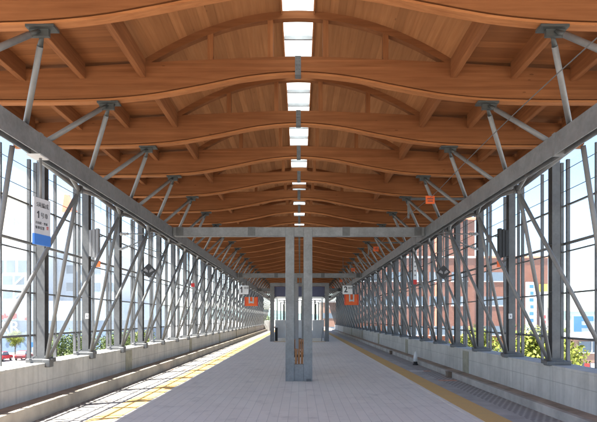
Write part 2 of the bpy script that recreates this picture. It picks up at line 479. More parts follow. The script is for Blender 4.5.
for k in range(NB-1):
    lb = f'boarded timber ceiling with white skylight slot, {ORD[k]} bay counted from the camera'
    if k == 0: bay0.location = (0, YK(0), 0); bay0['label'] = lb
    else: dup(bay0, (0, YK(k), 0), lb)
# roof above and behind the viewpoint, and end eaves
rr = MB()
for s in (-1, 1):
    rr.band([s*.25, s*1.3, s*2.36], DZ, lambda x: DZ(x)+.05, YA, YK(0)-.02)
    rr.band([s*2.36, s*5.75], lambda x: ZS0-.035*(abs(x)-2.36), lambda x: ZS0+.06-.035*(abs(x)-2.36), YA, YK(0)-.02)
struct(rr, 'roof_deck_ceiling', M['vault'])

# ------------------------------------------------------------------ eave beams
for s in (-1, 1):
    e = thing('eave_beam', ('long grey steel eave beam carrying the white car position sign' if s < 0 else 'long grey steel eave beam nearest the orange tags, brick block beyond'), 'steel beam', (0,0,0))
    MB().box(s*3.39, s*3.405, YA, YB, 3.858, 4.12).box(s*3.515, s*3.53, YA, YB, 3.858, 4.12).box(s*3.39, s*3.53, YA, YB, 4.1205, 4.135).build('channel', M['steel'], e)
    MB().box(s*3.406, s*3.514, YA, YB, 3.95, 3.965).build('inner_web', M['steel'], e)
    for k in range(0, NB, 4):
        y = YK(k) + 1.05
        MB().box(s*3.383, s*3.535, y-.04, y+.04, 3.845, 4.145).build('splice_collar', M['steel'], e)

# ------------------------------------------------------------------ roof props (pairs of pipes from eave beam to roof beam)
GP = 'pipe props between eave beams and roof beams'
def make_prop(s):
    root = thing('roof_prop', 'x', 'pipe prop', (0,0,0), GP)
    J = Vector((s*2.90, 0, 4.955))
    br = MB().box(s*2.72, s*3.04, -.075, .075, 4.955, 4.985)
    br.box(s*2.80, s*3.02, -.025, .025, 4.875, 4.955)
    br.build('bracket', M['black_steel'], root)
    for d in (-1, 1):
        q = Vector((s*3.47, d*.78, 4.135))
        a = J + Vector((0, d*.04, -.03)); dirn = (q-a).normalized()
        p = MB().tube(a + dirn*.14, q, .036, n=12).build('pipe', M['pipe'], root)
        MB().tube(a, a + dirn*.15, .02, .033, n=10).build('clevis', M['black_steel'], p)
    return root
for s in (-1, 1):
    p0 = make_prop(s)
    for k in range(NB):
        lb = f'pair of grey pipe props under the {ORD[k]} roof beam, track {1 if s<0 else 2} side'
        if k == 0: p0.location = (0, YK(0), 0); p0['label'] = lb
        else: dup(p0, (0, YK(k), 0), lb)

# ------------------------------------------------------------------ columns, V braces, forks, glazed screens
def make_column(s):
    root = thing('steel_column', 'x', 'column', (0,0,0), 'steel columns on the parapets')
    z0 = WTOP[s]
    m = M['steel_wall']
    MB().box(4.83*s, 4.98*s, -.085, -.07, z0+.1, 4.9).box(4.83*s, 4.98*s, .07, .085, z0+.1, 4.9).box(4.898*s, 4.910*s, -.07, .07, z0+.1, 4.9).build('shaft', m, root)
    MB().box(4.755*s, 5.12*s, -.24, .24, z0, z0+.075).build('base_block', M['steel_wall'], root, .008)
    MB().box(4.775*s, 5.03*s, -.15, .15, z0+.075, z0+.10).bolts([(x*s, y, z0+.105) for x in (4.80, 5.005) for y in (-.12, .12)], 'z', .012, .02).build('base_plate', m, root)
    for z in (2.2, 3.1):
        MB().box(4.828*s, 4.982*s, -.0695, .0695, z-.006, z+.006).build('stiffener', m, root)
    return root
def make_vbrace(s):
    root = thing('v_brace', 'x', 'pipe brace', (0,0,0), 'leaning V braces along the parapets')
    z0 = WTOP[s]
    f = Vector((s*4.73, -.17, z0+.09))
    MB().box(s*4.655, s*4.80, -.25, -.09, z0-(.08 if s < 0 else .012), z0+.07).build('foot_shoe', M['steel_wall'], root, .01)
    for d in (-1, 1):
        q = Vector((s*3.76, d*(S/2+.05), 3.97))
        MB().tube(f + Vector((0, d*.04, 0)), q, .034, n=12).build('pipe', M['pipe'], root)
    return root
def make_fork(s):
    root = thing('brace_fork', 'x', 'brace node', (0,0,0), 'pipe forks below the eave beams')
    c = Vector((s*3.78, 0, 3.91))
    MB().box(s*3.71, s*3.85, -.012, .012, 3.84, 3.99).build('gusset', M['steel_dark'], root)
    for p in ((3.53, -.98, 3.93), (3.53, .98, 3.93), (4.86, -1.0, 4.80), (4.86, 1.0, 4.80)):
        MB().tube(c, Vector((s*p[0], p[1], p[2])), .036, n=10).build('pipe', M['pipe'], root)
    return root
def make_screen(s):
    root = thing('glazed_screen', 'x', 'window screen', (0,0,0), 'glazed screens between the columns')
    z0 = WTOP[s]; X = 5.20
    for y, w in ((.12, .055), (.36, .036), (1.23, .036)):
        MB().box(s*X, s*(X+.06), y-w/2, y+w/2, z0, 4.78).build('mullion', M['steel_wall'], root)
    for z, h in ((1.36 if s < 0 else 1.31, .04), (2.19, .03), (3.90, .03)):
        MB().box(s*(X+.02), s*(X+.06), 0, S, z-h/2, z+h/2).build('rail', M['steel_wall'], root)
    MB().tube((s*5.11, 0, 3.12), (s*5.11, S, 3.12), .028, n=10).build('handrail_pipe', M['pipe'], root)
    MB().box(s*(X+.02), s*(X+.05), 0, S, 2.985, 3.01).build('rail', M['steel_wall'], root)
    for z in (4.12, 4.52):
        MB().tube((s*5.09, 0, z), (s*5.09, S, z), .007, n=6).build('tie_wire', M['cable'], root)
    MB().sheet([(s*(X+.066), .0, 1.34), (s*(X+.066), S, 1.34), (s*(X+.066), S, 4.78), (s*(X+.066), 0, 4.78)]).build('pane', M['glass'], root)
    return root
for s in (-1, 1):
    tr = 1 if s < 0 else 2
    objs = dict(c=make_column(s), v=make_vbrace(s), f=make_fork(s), g=make_screen(s))
    first = dict(c=True, v=True, f=True, g=True)
    def put(key, y, lb):
        if first[key]:
            first[key] = False; objs[key].location = (0, y, 0); objs[key]['label'] = lb
        else: dup(objs[key], (0, y, 0), lb)
    for i, k in enumerate(range(2, NB)):
        put('c', YK(k), f'steel H column on the parapet, {ORD[i]} from the camera on track {tr} side')
    for i, k in enumerate(range(1, NB)):
        put('v', YK(k), f'V of two leaning pipes, {ORD[i]} from the camera on track {tr} side')
    for i, k in enumerate(range(1, NB-1)):
        put('f', YK(k)+S/2, f'pipe fork under the eave beam, {ORD[i]} from the camera on track {tr} side')
    for i, k in enumerate(range(1, NB-1)):
        put('g', YK(k), f'glazed screen between columns, {ORD[i]} from the camera on track {tr} side')
    tag(MB().box(s*4.80, s*4.99, YA, YB, 4.90, 5.0).build('wall_plate_beam', M['steel_dark']),
        ('steel wall plate above the columns on the car park side' if s < 0 else 'steel wall plate above the columns on the brick block side'), 'steel beam')

# ------------------------------------------------------------------ cross frames
GX = 'steel cross frames standing on the platform'
def make_frame():
    root = thing('cross_frame', 'x', 'steel frame', (0,0,0), GX)
    MB().box(-3.38, 3.38, -.12, .12, 3.905, 4.14).build('crossbeam', M['steel'], root, .006)
    MB().box(-3.30, 3.30, -.13, -.121, 3.885, 3.904).build('beam_lip', M['steel'], root)
    for x in (-3.2, -1.27, 1.27, 3.2):
        MB().box(x-.1, x+.1, -.126, .126, 3.91, 4.145).build('splice_plate', M['steel_dark'], root)
    for s in (-1, 1):
        MB().box(s*.125-(.0 if s>0 else .235), s*.125+(.235 if s>0 else 0), -.135, .12, .0, 4.137).build('pillar', M['steel'], root, .008)
    MB().box(-.124, .124, -.11, .10, 0.0, .45).build('base_panel', M['steel'], root)
    MB().box(.20, .325, -.15, -.136, .0, .07).build('earth_plate', M['steel_dark'], root)
    return root
fr = make_frame()
for i, k in enumerate((4, 11, 18, 25)):
    lb = f'grey steel frame of twin pillars and crossbeam, {ORD[i]} one counted from the camera'
    if i == 0: fr.location = (0, YK(k), 0); fr['label'] = lb
    else: dup(fr, (0, YK(k), 0), lb)

# slatted wooden benches between the pillars and a sign post
def make_bench():
    root = thing('slatted_bench', 'x', 'bench', (0,0,0), 'narrow wooden benches on the centre line')
    for i in range(7):
        x = -.27 + i*.09
        MB().box(x-.032, x+.032, 0, .03, .04, .66).build('slat', M['slat'], root)
    MB().box(-.29, .29, .031, .07, .52, .60).box(-.29, .29, .031, .07, .12, .20).build('batten', M['black_steel'], root)
    for i in range(7):
        x = -.27 + i*.09
        MB().box(x-.036, x+.036, -.01, 1.55, .661, .69).build('seat_slat', M['slat'], root)
    for y in (.25, 1.3):
        for x in (-.24, .24): MB().box(x-.025, x+.025, y-.025, y+.025, 0, .66).build('leg', M['black_steel'], root)
    return root
b0 = make_bench(); b0.location = (0.0, 16.2, 0); b0['label'] = 'slatted wooden bench right behind the nearest twin pillars'
dup(b0, (0.0, 24.6, 0), 'slatted wooden bench farther back, beyond the thin sign post')
pt = thing('sign_post', 'thin grey post with an edge-on board, seen between the nearest twin pillars', 'post', (-.09, 21.5, 0))
MB().box(-.065, .065, -.05, .05, 0, 3.05).build('post', M['grey'], pt, .006)
MB().box(-.04, .04, -.45, .45, 2.35, 2.95).build('board', M['grey'], pt)
MB().box(-.12, .12, -.12, .12, 0, .02).build('base_plate', M['grey'], pt)

# ------------------------------------------------------------------ stair house with portal
sh = thing('stair_house', 'grey framed stair enclosure with navy header at the middle of the platform', 'stair house', (0, 39.2, 0))
for s in (-1, 1):
    MB().box(s*1.84, s*2.13, -.14, .14, 0, 4.0).build('portal_post', M['steel'], sh, .008)
MB().box(-2.13, 2.13, -.14, .14, 4.001, 4.24).build('portal_beam', M['steel'], sh, .008)
MB().box(-1.82, 1.82, .02, .10, 3.26, 3.98).build('header_panel', M['navy'], sh)
for s in (-1, 1):
    MB().box(s*.95, s*1.80, .6, .68, .22, 1.55).build('balustrade_panel', M['panel'], sh)
    MB().box(s*1.72, s*1.80, .7, 20, .22, 1.5).build('balustrade_panel', M['panel'], sh)
    for y in (3, 11, 19): MB().box(s*1.72, s*1.80, y-.06, y+.06, 1.51, 3.3).build('frame_post', M['steel_dark'], sh)
    MB().box(s*1.2, s*1.32, 5.0, 5.1, 1.2, 3.2).build('frame_post', M['steel_dark'], sh)
MB().box(-.94, .94, .6, .68, .22, 1.55).build('balustrade_panel', M['panel'], sh)
for j, y in enumerate((1.6, 6.8, 12.5, 18.)):
    MB().box(-1.84, 1.84, y, y+.12, 3.12, 3.26).build('ceiling_rib', M['white'], sh)
    MB().tube((-1.6, y-.5, 3.08), (1.6, y-.5, 3.08), .035, n=8).build('light_tube', M['tube'], sh)
MB().box(-1.84, 1.84, .12, 20, 3.4, 3.46).build('ceiling_panel', M['white'], sh)
for s in (-1, 1):
    MB().box(s*1.755, s*1.765, .75, 20, 1.51, 3.1).build('side_pane', M['glass_clear'], sh)
struct(MB().box(-1.85, 1.85, 38.35, 39.0, -.1, .008), 'tactile_pavement_stairs', M['tactile_r'])
af = thing('folding_sign_frame', 'small grey A-shaped frame leaning by the stair house panel', 'sign frame', (1.72, 39.5, 0))
MB().bar((-.12,0,0), (0,.1,1.0), .03, .03).bar((.12,0,0), (0.01,.1,1.0), .03, .03).bar((-.08,.03,.3), (.08,.03,.3), .02, .02).build('front_frame', M['grey'], af)
MB().bar((-.12,.25,0), (0,.13,1.0), .03, .03).bar((.12,.25,0), (0.01,.13,1.0), .03, .03).build('rear_frame', M['grey'], af)
db = thing('dark_cabinet', 'dark narrow cabinet beside the left portal post of the stair house', 'cabinet', (-1.70, 39.45, 0))
MB().box(-.10, .10, -.1, .1, 0.02, .98).build('body', M['black'], db, .01)
MB().box(-.11, .11, -.11, .11, .98, 1.02).build('lid', M['grey'], db)

# ------------------------------------------------------------------ hanging signs
def platform_sign(x, n, lab):
    t = thing('platform_number_sign', lab, 'sign', (x, 30.0, 0), 'hanging platform number signs')
    MB().box(-.27, .27, -.04, .04, 3.02, 3.50).build('board', M['white'], t, .006)
    if n == '1': MB().prism([(-.13,3.10),(-.07,3.10),(-.07,3.43),(-.12,3.43),(-.20,3.35),(-.20,3.29),(-.13,3.34)], 'y', -.046, -.041).build('lettering', M['ink'], t)
    else: text(n, .46, M['ink'], t, facing('-y', (-.10, -.044, 3.27)), sx=.9, bold=.012)
    text('番線', .13, M['ink'], t, facing('-y', (.145, -.044, 3.36)))
    for dx in (-.25, .25): MB().tube((dx, 0, 3.5), (dx, 0, 5.2), .012, n=8).build('hanger', M['cable'], t)
platform_sign(-3.10, '1', 'white square hanging sign with a black figure 1')
platform_sign(2.67, '2', 'white square hanging sign with a black figure 2')
def monitor(x, y, z, w, h, lab):
    t = thing('orange_hood_board', lab, 'board', (x, y, z), 'orange boards below the number signs')
    MB().box(-w/2, w/2, .0, .05, -h/2, h/2).build('board', M['orange'], t, .01)
    MB().box(-w/2+.02, -w/2+.06, -.02, -.001, -h/2, h/2).box(w/2-.06, w/2-.02, -.02, -.001, -h/2, h/2).build('side_stripe', M['red'], t)
    MB().box(-.16, -.08, -.05, -.002, -.12, h/2).box(.08, .16, -.05, -.002, -.12, h/2).box(-.079, .079, -.05, -.002, -.10, .0).build('bracket', M['lightgrey'], t)
    MB().tube((-w/2+.1, .025, h/2), (-w/2+.1, .025, 4.0-z), .015, n=8).tube((w/2-.1, .025, h/2), (w/2-.1, .025, 4.0-z), .015, n=8).build('hanger', M['cable'], t)
monitor(-2.98, 33.4, 2.72, .82, .56, 'orange board with grey bracket hanging below the figure 1 sign')
monitor(3.22, 33.4, 2.83, .88, .66, 'orange board with grey bracket hanging below the figure 2 sign')

# car position sign on the near left
cp = thing('car_position_sign', 'white hanging sign with Japanese lettering and blue foot, near the track 1 columns', 'sign', (-3.475, 7.10, 0))
ang = math.atan2(.32, .065)
Rz = Matrix.Rotation(ang, 4, 'Z')
W = .327
def cpbox(x0, x1, y0, y1, z0, z1, name, m, b=0):
    mb = MB().box(x0, x1, y0, y1, z0, z1); mb.bm.transform(Rz); return mb.build(name, m, cp, b)
cpbox(0, W, -.012, .012, 2.68, 3.30, 'board', M['signgrey'])
cpbox(-.001, W+.001, -.016, .016, 2.676, 2.818, 'blue_band', M['blue'])
def cpt(s, size, x, z, m, sx=1.):
    text(s, size, m, cp, Rz @ facing('-y', (x, -.0145, z)), ext=.0008, sx=sx)
cpt('5両編成', .075, W/2, 3.205, M['ink'], .95)
n1 = MB().prism([(.075,3.03),(.095,3.03),(.095,3.125),(.08,3.125),(.055,3.10),(.055,3.085),(.075,3.097)], 'y', -.0152, -.0122); n1.bm.transform(Rz); n1.build('lettering', M['ink'], cp); cpt('号車', .078, .20, 3.07, M['ink'])
cpt('自由席・普通', .04, W/2-.02, 2.965, M['ink']); cpt('乗車位置', .046, .11, 2.90, M['ink'])
cpt('禁', .05, .265, 2.915, M['red'])
rod = MB().tube((0, .03, 3.30), (0, .03, 3.86), .019, n=10); rod.bm.transform(Matrix.Translation((.03, .1, 0))); rod.build('hanger_rod', M['pipe'], cp)
MB().box(-.085, .10, -.02, .22, 3.838, 3.857).build('hanger_plate', M['lightgrey'], cp)

# black diamond markers hanging from both eave beams
for s, yy in ((-1, 12.5), (1, 12.95)):
    t = thing('diamond_marker', f'black diamond marker board hanging from the eave beam, track {1 if s<0 else 2} side', 'marker', (s*3.47, yy, 2.80), 'hanging diamond markers')
    MB().prism([(0,-.17),(.17,0),(0,.17),(-.17,0)], 'y', -.015, .015).build('board', M['black'], t)
    MB().prism([(.02,-.05),(.12,.0),(.07,.05),(.02,.0)], 'y', -.02, -.0155).prism([(-.02,-.05),(-.02,.0),(-.07,.05),(-.12,.0)], 'y', -.02, -.0155).build('grey_mark', M['grey'], t)
    MB().tube((0, 0, .16), (0, 0, 1.06), .017, n=8).build('hanger_rod', M['pipe'], t)

# equipment cabinets on the columns
for s in (-1, 1):
    t = thing('equipment_cabinet', f'dark ribbed equipment cabinet on the second column, track {1 if s<0 else 2} side', 'cabinet', (s*4.68, YK(3)-.17, 3.06), 'column cabinets')
    for j in range(3):
        MB().box(s*(-.13+j*.075), s*(-.065+j*.075), -.06, .06, .02*j, .68-.02*j).build('ribbed_case', M['grey' if s < 0 else 'black'], t, .004)
    MB().box(s*(-.12), s*.12, .061, .09, .1, .58).build('back_plate', M['steel_dark'], t)
    for z in (.15, .5): MB().tube((s*-.135, 0, z), (s*-.20, 0, z), .014, n=8).build('clip', M['pipe'], t)
    g = thing('orange_tag', f'orange tag hanging below the dark column cabinet, track {1 if s<0 else 2} side', 'tag', (s*4.57, YK(3)-.2, 2.93), 'orange column tags')
    MB().box(-.055, .055, -.012, .012, -.07, .07).build('plate', M['orange'], g)
    MB().tube((0, 0, .07), (0, 0, .14), .008, n=6).build('hook', M['cable'], g)
    q = thing('switch_box', f'small pale switch box on the second column, track {1 if s<0 else 2} side', 'switch box', (s*4.84, YK(3)-.112, 1.74), 'column switch boxes')
    MB().box(-.035, .035, -.05, 0, -.06, .06).build('case', M['white'], q, .006)
    MB().box(-.012, .012, -.056, -.0505, -.02, .02).build('lever', M['grey'], q)

# overhead wire brackets
for s in (-1, 1):
    for i, k in enumerate((4, 12, 20)):
        t = thing('wire_bracket', f'overhead wire bracket with insulators, {ORD[i]} from the camera on track {1 if s<0 else 2} side', 'wire bracket', (0, YK(k)-.16, 0), 'overhead wire brackets')
        MB().tube((s*4.82, 0, 3.95), (s*3.72, 0, 3.95), .018, n=8).build('top_tube', M['pipe'], t)
        MB().tube((s*4.82, 0, 3.52), (s*3.80, 0, 3.93), .018, n=8).build('stay_tube', M['pipe'], t)
        MB().tube((s*4.45, 0, 3.66), (s*3.55, 0, 3.40), .013, n=8).build('steady_arm', M['pipe'], t)
        for p, q in (((4.78,3.95),(4.56,3.95)), ((4.78,3.536),(4.58,3.617))):
            ib = MB(); a, b = Vector((s*p[0],0,p[1])), Vector((s*q[0],0,q[1]))
            for j in range(5):
                c = a + (b-a)*(j+.5)/5; d = (b-a).normalized()*.012
                ib.tube(c-d, c+d, .05, .03, n=10)
            ib.build('insulator', M['lightgrey'], t)
# roof wire with orange tags on track 2 side
wr = MB(); pts = [Vector((2.97, y, 4.40 + .10*abs(math.sin((y-3)/8.8*math.pi)))) for y in frange(4, 70, 90)]
for a, b in zip(pts, pts[1:]): wr.tube(a, b, .0065, n=6, cap=False)
tag(wr.build('overhead_wire', M['cable']), 'thin dark wire slung below the timber roof, track 2 side', 'wire')
for i, y in enumerate((12.2, 20.9, 29.9, 38.8, 47.7)):
    t = thing('orange_warning_tag', f'small orange warning tag on the roof wire, {ORD[i]} from the camera', 'tag', (2.97, y, 4.37), 'orange tags on the roof wire')
    MB().box(-.10, .10, -.008, .008, -.09, .09).build('plate', M['orange'], t)
    MB().box(-.07, .07, -.011, -.0085, .01, .03).box(-.06, .06, -.011, -.0085, -.04, -.02).build('print', M['ink'], t)
    MB().tube((0,0,.09), (0,0,.16), .006, n=6).build('hook', M['cable'], t)
for i, k in enumerate((4, 8, 12)):
    t = thing('wire_gantry', f'flat steel bar with drop arm at the eave, {ORD[i]} from the camera, track 2 side', 'wire gantry', (0, YK(k)+.02, 0), 'drop bars carrying the roof wire')
    MB().box(2.84, 4.5, -.03, .03, 4.90, 4.955).build('bar', M['steel_dark'], t)
    MB().box(2.945, 2.995, -.025, .025, 4.40, 4.90).build('drop_arm', M['pipe'], t)

# white strip board with a red foot, red tag
t = thing('stop_board', 'narrow white hanging board with a red foot among the track 2 columns', 'board', (4.42, 20.6, 0))
MB().box(-.065, .065, -.01, .01, 3.16, 4.28).build('board', M['white'], t)
MB().box(-.066, .066, -.012, .012, 2.98, 3.16).build('red_foot', M['red'], t)
for j in range(5): MB().box(-.03, .03, -.012, -.0105, 3.3+j*.17, 3.36+j*.17).build('print', M['grey'], t)
t = thing('red_tag', 'small red square tag hanging among the track 1 columns', 'tag', (-4.40, 22.3, 3.06))
MB().box(-.075, .075, -.01, .01, -.08, .08).build('plate', M['red'], t); MB().tube((0,0,.08), (0,0,1.0), .008, n=6).build('hook', M['cable'], t)

# small things on the right edge
t = thing('white_lamp_post', 'short white domed post on a black foot by the track 2 kerb', 'marker post', (4.22, 19.6, 0))
MB().lathe((0,0,0), [(.10,0),(.10,.03),(.075,.04),(.07,.12)]).build('foot', M['black'], t)
MB().lathe((0,0,.121), [(.07,0),(.07,.16),(.055,.23),(.035,.30),(.012,.36)]).build('body', M['white'], t)
for i, (x, y) in enumerate(((4.30, 15.5), (4.30, 25.4))):
    t = thing('drain_box', ('nearer' if i == 0 else 'farther') + ' small brown drain box against the track 2 kerb', 'drain box', (x, y, 0), 'drain boxes by the kerb')
    MB().box(-.06, .055, -.12, .12, 0, .15).build('box', M['brown'], t, .008); MB().box(-.07, .058, -.13, .13, .15, .165).build('lid', M['brown'], t)
for i, (x0, x1, y, m, lb) in enumerate(((3.55, 3.98, 17.3, 'white_paint', 'white boarding mark on the track 2 edge'), (3.8, 4.28, 14.7, 'worn', 'worn reddish boarding mark on the track 2 edge, nearest'),
        (3.98, 4.2, 17.3, 'worn', 'worn reddish end of the white boarding mark'), (-4.2, -3.6, 17.8, 'worn', 'worn reddish boarding mark on the sunlit track 1 edge'))):
    struct(MB().box(x0, x1, y-.12, y+.12, -.02, .004), 'pavement_marking', M[m])

# ------------------------------------------------------------------ outside: trees
GT = 'trees outside the station'
def make_tree(name, leaf, seed, h=5.5, rad=2.0, n=6500, lf=.10):
    rnd = random.Random(seed)
    root = thing(name, 'x', 'tree', (0,0,0), GT)
    tb = MB(); tb.tube((0,0,0), (.05,.02,h*.45), .14, .09, n=9); tips = []
    for i in range(9):
        a = rnd.uniform(0, 6.28); z0 = h*rnd.uniform(.28, .5)
        q = Vector((math.cos(a)*rad*rnd.uniform(.4,.75), math.sin(a)*rad*rnd.uniform(.4,.75), h*rnd.uniform(.55,.88)))
        tb.tube((.03,.01,z0), q, .05, .015, n=6); tips.append(q)
    tb.build('trunk', M['trunk'], root)
    cl = [(q + Vector((rnd.uniform(-.3,.3), rnd.uniform(-.3,.3), rnd.uniform(-.2,.4))), rad*rnd.uniform(.30,.48)) for q in tips]
    cl += [(Vector((rnd.uniform(-.5,.5)*rad, rnd.uniform(-.5,.5)*rad, h*rnd.uniform(.5,.9))), rad*rnd.uniform(.28,.45)) for _ in range(9)]
    cb = MB(); bm = cb.bm
    for i in range(n):
        c, r = rnd.choice(cl)
        v = Vector((rnd.gauss(0,1), rnd.gauss(0,1), rnd.gauss(0,1))).normalized()*r*rnd.uniform(.55,1.08)
        p = c + v; a = Vector((rnd.gauss(0,1), rnd.gauss(0,1), rnd.gauss(0,1))).normalized()
        b = a.cross(v if v.length > .01 else Vector((0,0,1)))
        if b.length < .01: continue
        b.normalize(); l = lf*rnd.uniform(.6,1.3)
        bm.faces.new([bm.verts.new(p - a*l), bm.verts.new(p + b*l*.5), bm.verts.new(p + a*l), bm.verts.new(p - b*l*.5)])
    me = bpy.data.meshes.new('crown'); bm.to_mesh(me); bm.free(); me.materials.append(leaf)
    o = bpy.data.objects.new('crown', me); COL.objects.link(o); o.parent = root
    return root
ty = make_tree('street_tree', M['leaf_y'], 3); tg = make_tree('street_tree', M['leaf_g'], 9, 5.8, 2.3)
def put_tree(src, x, y, sc_, lb, first=False):
    o = src if first else dup(src)
    o.location = (x, y, GROUND); o.scale = (sc_,)*3; o.rotation_euler.z = (x*7.3 + y) % 6.28; o['label'] = lb
put_tree(ty, 10.9, 25.0, 1.13, 'yellow-green tree behind the nearest fully seen track 2 column', True)
put_tree(tg, -17.3, 41.0, .98, 'green tree behind the first track 1 column and V brace', True)
put_tree(ty, 11.2, 37.0, 1.10, 'yellow-green tree behind the third and fourth track 2 columns')
put_tree(ty, 30.6, 54.0, .42, 'small tree in front of the brown shop at the picture edge')
put_tree(ty, -48.5, 92.0, .80, 'small yellow-green tree among the parked cars by the blue store')
put_tree(tg, -15.2, 43.5, .93, 'green tree behind the second track 1 column')
put_tree(tg, -15.5, 49.5, .92, 'green tree between the second and third track 1 columns')
put_tree(ty, -16.0, 56.0, .95, 'yellow-green tree behind the third track 1 column')
put_tree(tg, -8.5, 112.0, 1.3, 'green tree past the far end of the track 1 side')
put_tree(ty, 36.0, 75.0, .95, 'yellow-green tree between the brick block and the brown shop')

# ------------------------------------------------------------------ outside: store on the left
def winrow(parent, xs, z0, z1, yf, w, diag=False):
    for i, x in enumerate(xs):
        f = MB().box(x, x+w, yf-.06, yf, z0, z1).build('window', M['dkwin'], parent)
        if diag and i % 2: MB().bar((x, yf-.12, z0), (x+w, yf-.12, z1), .25, .25, (0,1,0)).build('brace', M['storewhite'], f)
st = thing('store_building', 'large white and cream store with blue base and rooftop car park, behind track 1', 'building', (0,0,0))
MB().box(-130, -53.0, 106, 150, GROUND, 20.5).build('main_wall', M['storewhite'], st)
MB().box(-130, -53.5, 105.8, 106, 17.0, 26.5).build('sign_wall', M['cream'], st)
MB().box(-52.9, -39.5, 118, 150, GROUND, 15.5).build('rear_wing_wall', M['wing'], st)
winrow(st, [-51, -48.2, -45.4, -42.6], 11.4, 13.2, 118, 1.8)
winrow(st, [-51, -48.2, -45.4, -42.6], 7.6, 9.4, 118, 1.8)
MB().box(-132, -37.0, 104, 150, 1.2, 5.0).build('fascia', M['paleblue'], st)
MB().box(-131, -37.2, 104.4, 150, GROUND, 1.19).build('base_wall', M['annex'], st)
winrow(st, [-59.8, -57.6, -55.3, -62.3, -64.6], 10.6, 13.0, 106, 1.7)
winrow(st, [-58.3, -56.0, -60.6, -62.8], 8.2, 10.0, 106, 1.9, True)
winrow(st, [-58.3, -56.0, -60.6, -62.8], 5.5, 7.2, 106, 1.9, True)
text('TR', 2.4, M['paleblue'], st, facing('-y', (-56.3, 105.7, 20.6)), 'lettering', .05)
text('AR', 3.3, M['white'], st, facing('-y', (-56.0, 103.9, -.2)), 'lettering', .05)
rb = MB()
rq = random.Random(4)
for i in range(9): rb.box(-58.2+i*.42, -57.9+i*.42, 103.85, 103.98, 1.4+rq.uniform(0,.3), 2.0+rq.uniform(0,.7))
rb.build('red_script', M['red'], st)
MB().lathe((-52.5,103.9,1.3), [(.42,0),(.42,.7)], 12).build('red_badge', M['red'], st)
MB().box(-45.8, -44.6, 104.2, 104.4, -3.2, -1.9).build('window', M['dkwin'], st)
bb = thing('rooftop_billboard', 'pale blue billboard with a red shape, seen above the first track 1 screens', 'billboard', (0,0,0))
MB().box(-62.5, -48.0, 130, 130.5, 27, 33.8).build('panel', M['paleblue'], bb)
MB().prism([(-57.2,27.2),(-53.5,27.2),(-55.4,31.2),(-56.6,31.4)], 'y', 129.7, 129.98).build('red_shape', M['orange'], bb)
for x in (-61, -55, -50): MB().box(x-.3, x+.3, 130.6, 131, GROUND, 33).build('mast', M['grey'], bb)

def make_car(lb, mat, x, y, rz, first=None):
    root = thing('parked_car', lb, 'car', (x, y, GROUND), 'cars parked by the store'); root.rotation_euler.z = rz
    b = MB().prism([(-2.0,.35),(2.0,.35),(2.05,.75),(1.3,.92),(-1.75,.98),(-2.05,.8)], 'y', -.82, .82)
    b.build('body', mat, root, .06)
    c = MB().prism([(-1.7,.985),(1.0,.935),(.45,1.42),(-1.2,1.46)], 'y', -.70, .70); c.build('cabin', M['dkwin'], root, .05)
    MB().box(-1.15, .42, -.66, .66, 1.462, 1.49).build('roof', mat, root, .01)
    for sx in (-1.25, 1.25):
        for sy in (-.74, .74):
            w = MB().tube((sx, sy-.1, .31), (sx, sy+.1, .31), .31, n=16).build('wheel', M['tyre'], root)
            MB().tube((sx, sy-.105, .31), (sx, sy+.105, .31), .18, n=12).build('rim', M['lightgrey'], w)
    for sy in (-.6, .6): MB().box(2.02, 2.06, sy-.15, sy+.15, .62, .74).build('headlight', M['white'], root)
    for sy in (-.6, .6): MB().box(-2.07, -2.03, sy-.15, sy+.15, .66, .8).build('taillight', M['red'], root)
make_car('bright red car parked in front of the blue store base', M['carred'], -46.3, 84.0, R(95))
make_car('dark maroon car beside the bright red car in the store car park', M['maroon'], -44.2, 86.5, R(100))
make_car('white car parked left of the red car', M['carwhite'], -48.8, 84.0, R(92))
make_car('white car under the small tree of the car park', M['carwhite'], -42.2, 92.0, R(20))
sg = thing('car_park_sign', 'small blue sign on a pole in the store car park', 'sign', (-44.0, 89.0, GROUND))
MB().tube((0,0,0), (0,0,2.6), .05, n=8).build('pole', M['lightgrey'], sg); MB().box(-.45, .45, -.08, -.051, 1.9, 2.7).build('panel', M['blue'], sg)

# ------------------------------------------------------------------ outside: brick block, brown shop, billboard on the right
bk = thing('brick_building', 'salmon brick office block with dark window bands, behind track 2', 'building', (0,0,0))
MB().box(8.5, 25.9, 80, 110, GROUND, 16.2).build('tower_wall', M['brick'], bk)
MB().box(25.91, 36.9, 80.3, 108, GROUND, 10.6).build('wing_wall', M['brick'], bk)
MB().box(8.3, 26.0, 79.8, 80.0, 10.55, 10.85).build('white_band', M['lightgrey'], bk)
MB().box(8.3, 26.1, 79.7, 110.2, 16.2, 16.6).build('parapet', M['terracotta'], bk); MB().box(26.11, 37.0, 80.1, 108.2, 10.6, 10.9).build('parapet', M['terracotta'], bk)
for z in (-4.0, -.8, 3.6, 7.2):
    for x in (9.3, 12.6, 15.9, 19.2, 22.5):
        f = MB().box(x, x+2.3, 79.9, 80.0, z, z+1.3).build('window', M['dkwin'], bk); MB().box(x+.74, x+.80, 79.87, 79.9, z, z+1.3).box(x+1.5, x+1.56, 79.87, 79.9, z, z+1.3).build('glazing_bar', M['lightgrey'], f); MB().box(x-.1, x+2.4, 79.86, 80.0, z-.15, z-.02).build('sill', M['storewhite'], f)
    f = MB().box(27.4, 30.2, 80.2, 80.3, z, z+1.3).build('window', M['dkwin'], bk); MB().box(27.3, 30.3, 80.16, 80.3, z-.15, z-.02).build('sill', M['storewhite'], f)
for x in (13.0, 20.0): MB().box(x, x+.5, 79.93, 80.0, -5, 16).build('pilaster', M['terracotta'], bk)
bs = thing('vertical_shop_signs', 'tall white sign strip with blue marks on the brick wing', 'sign', (0,0,0))
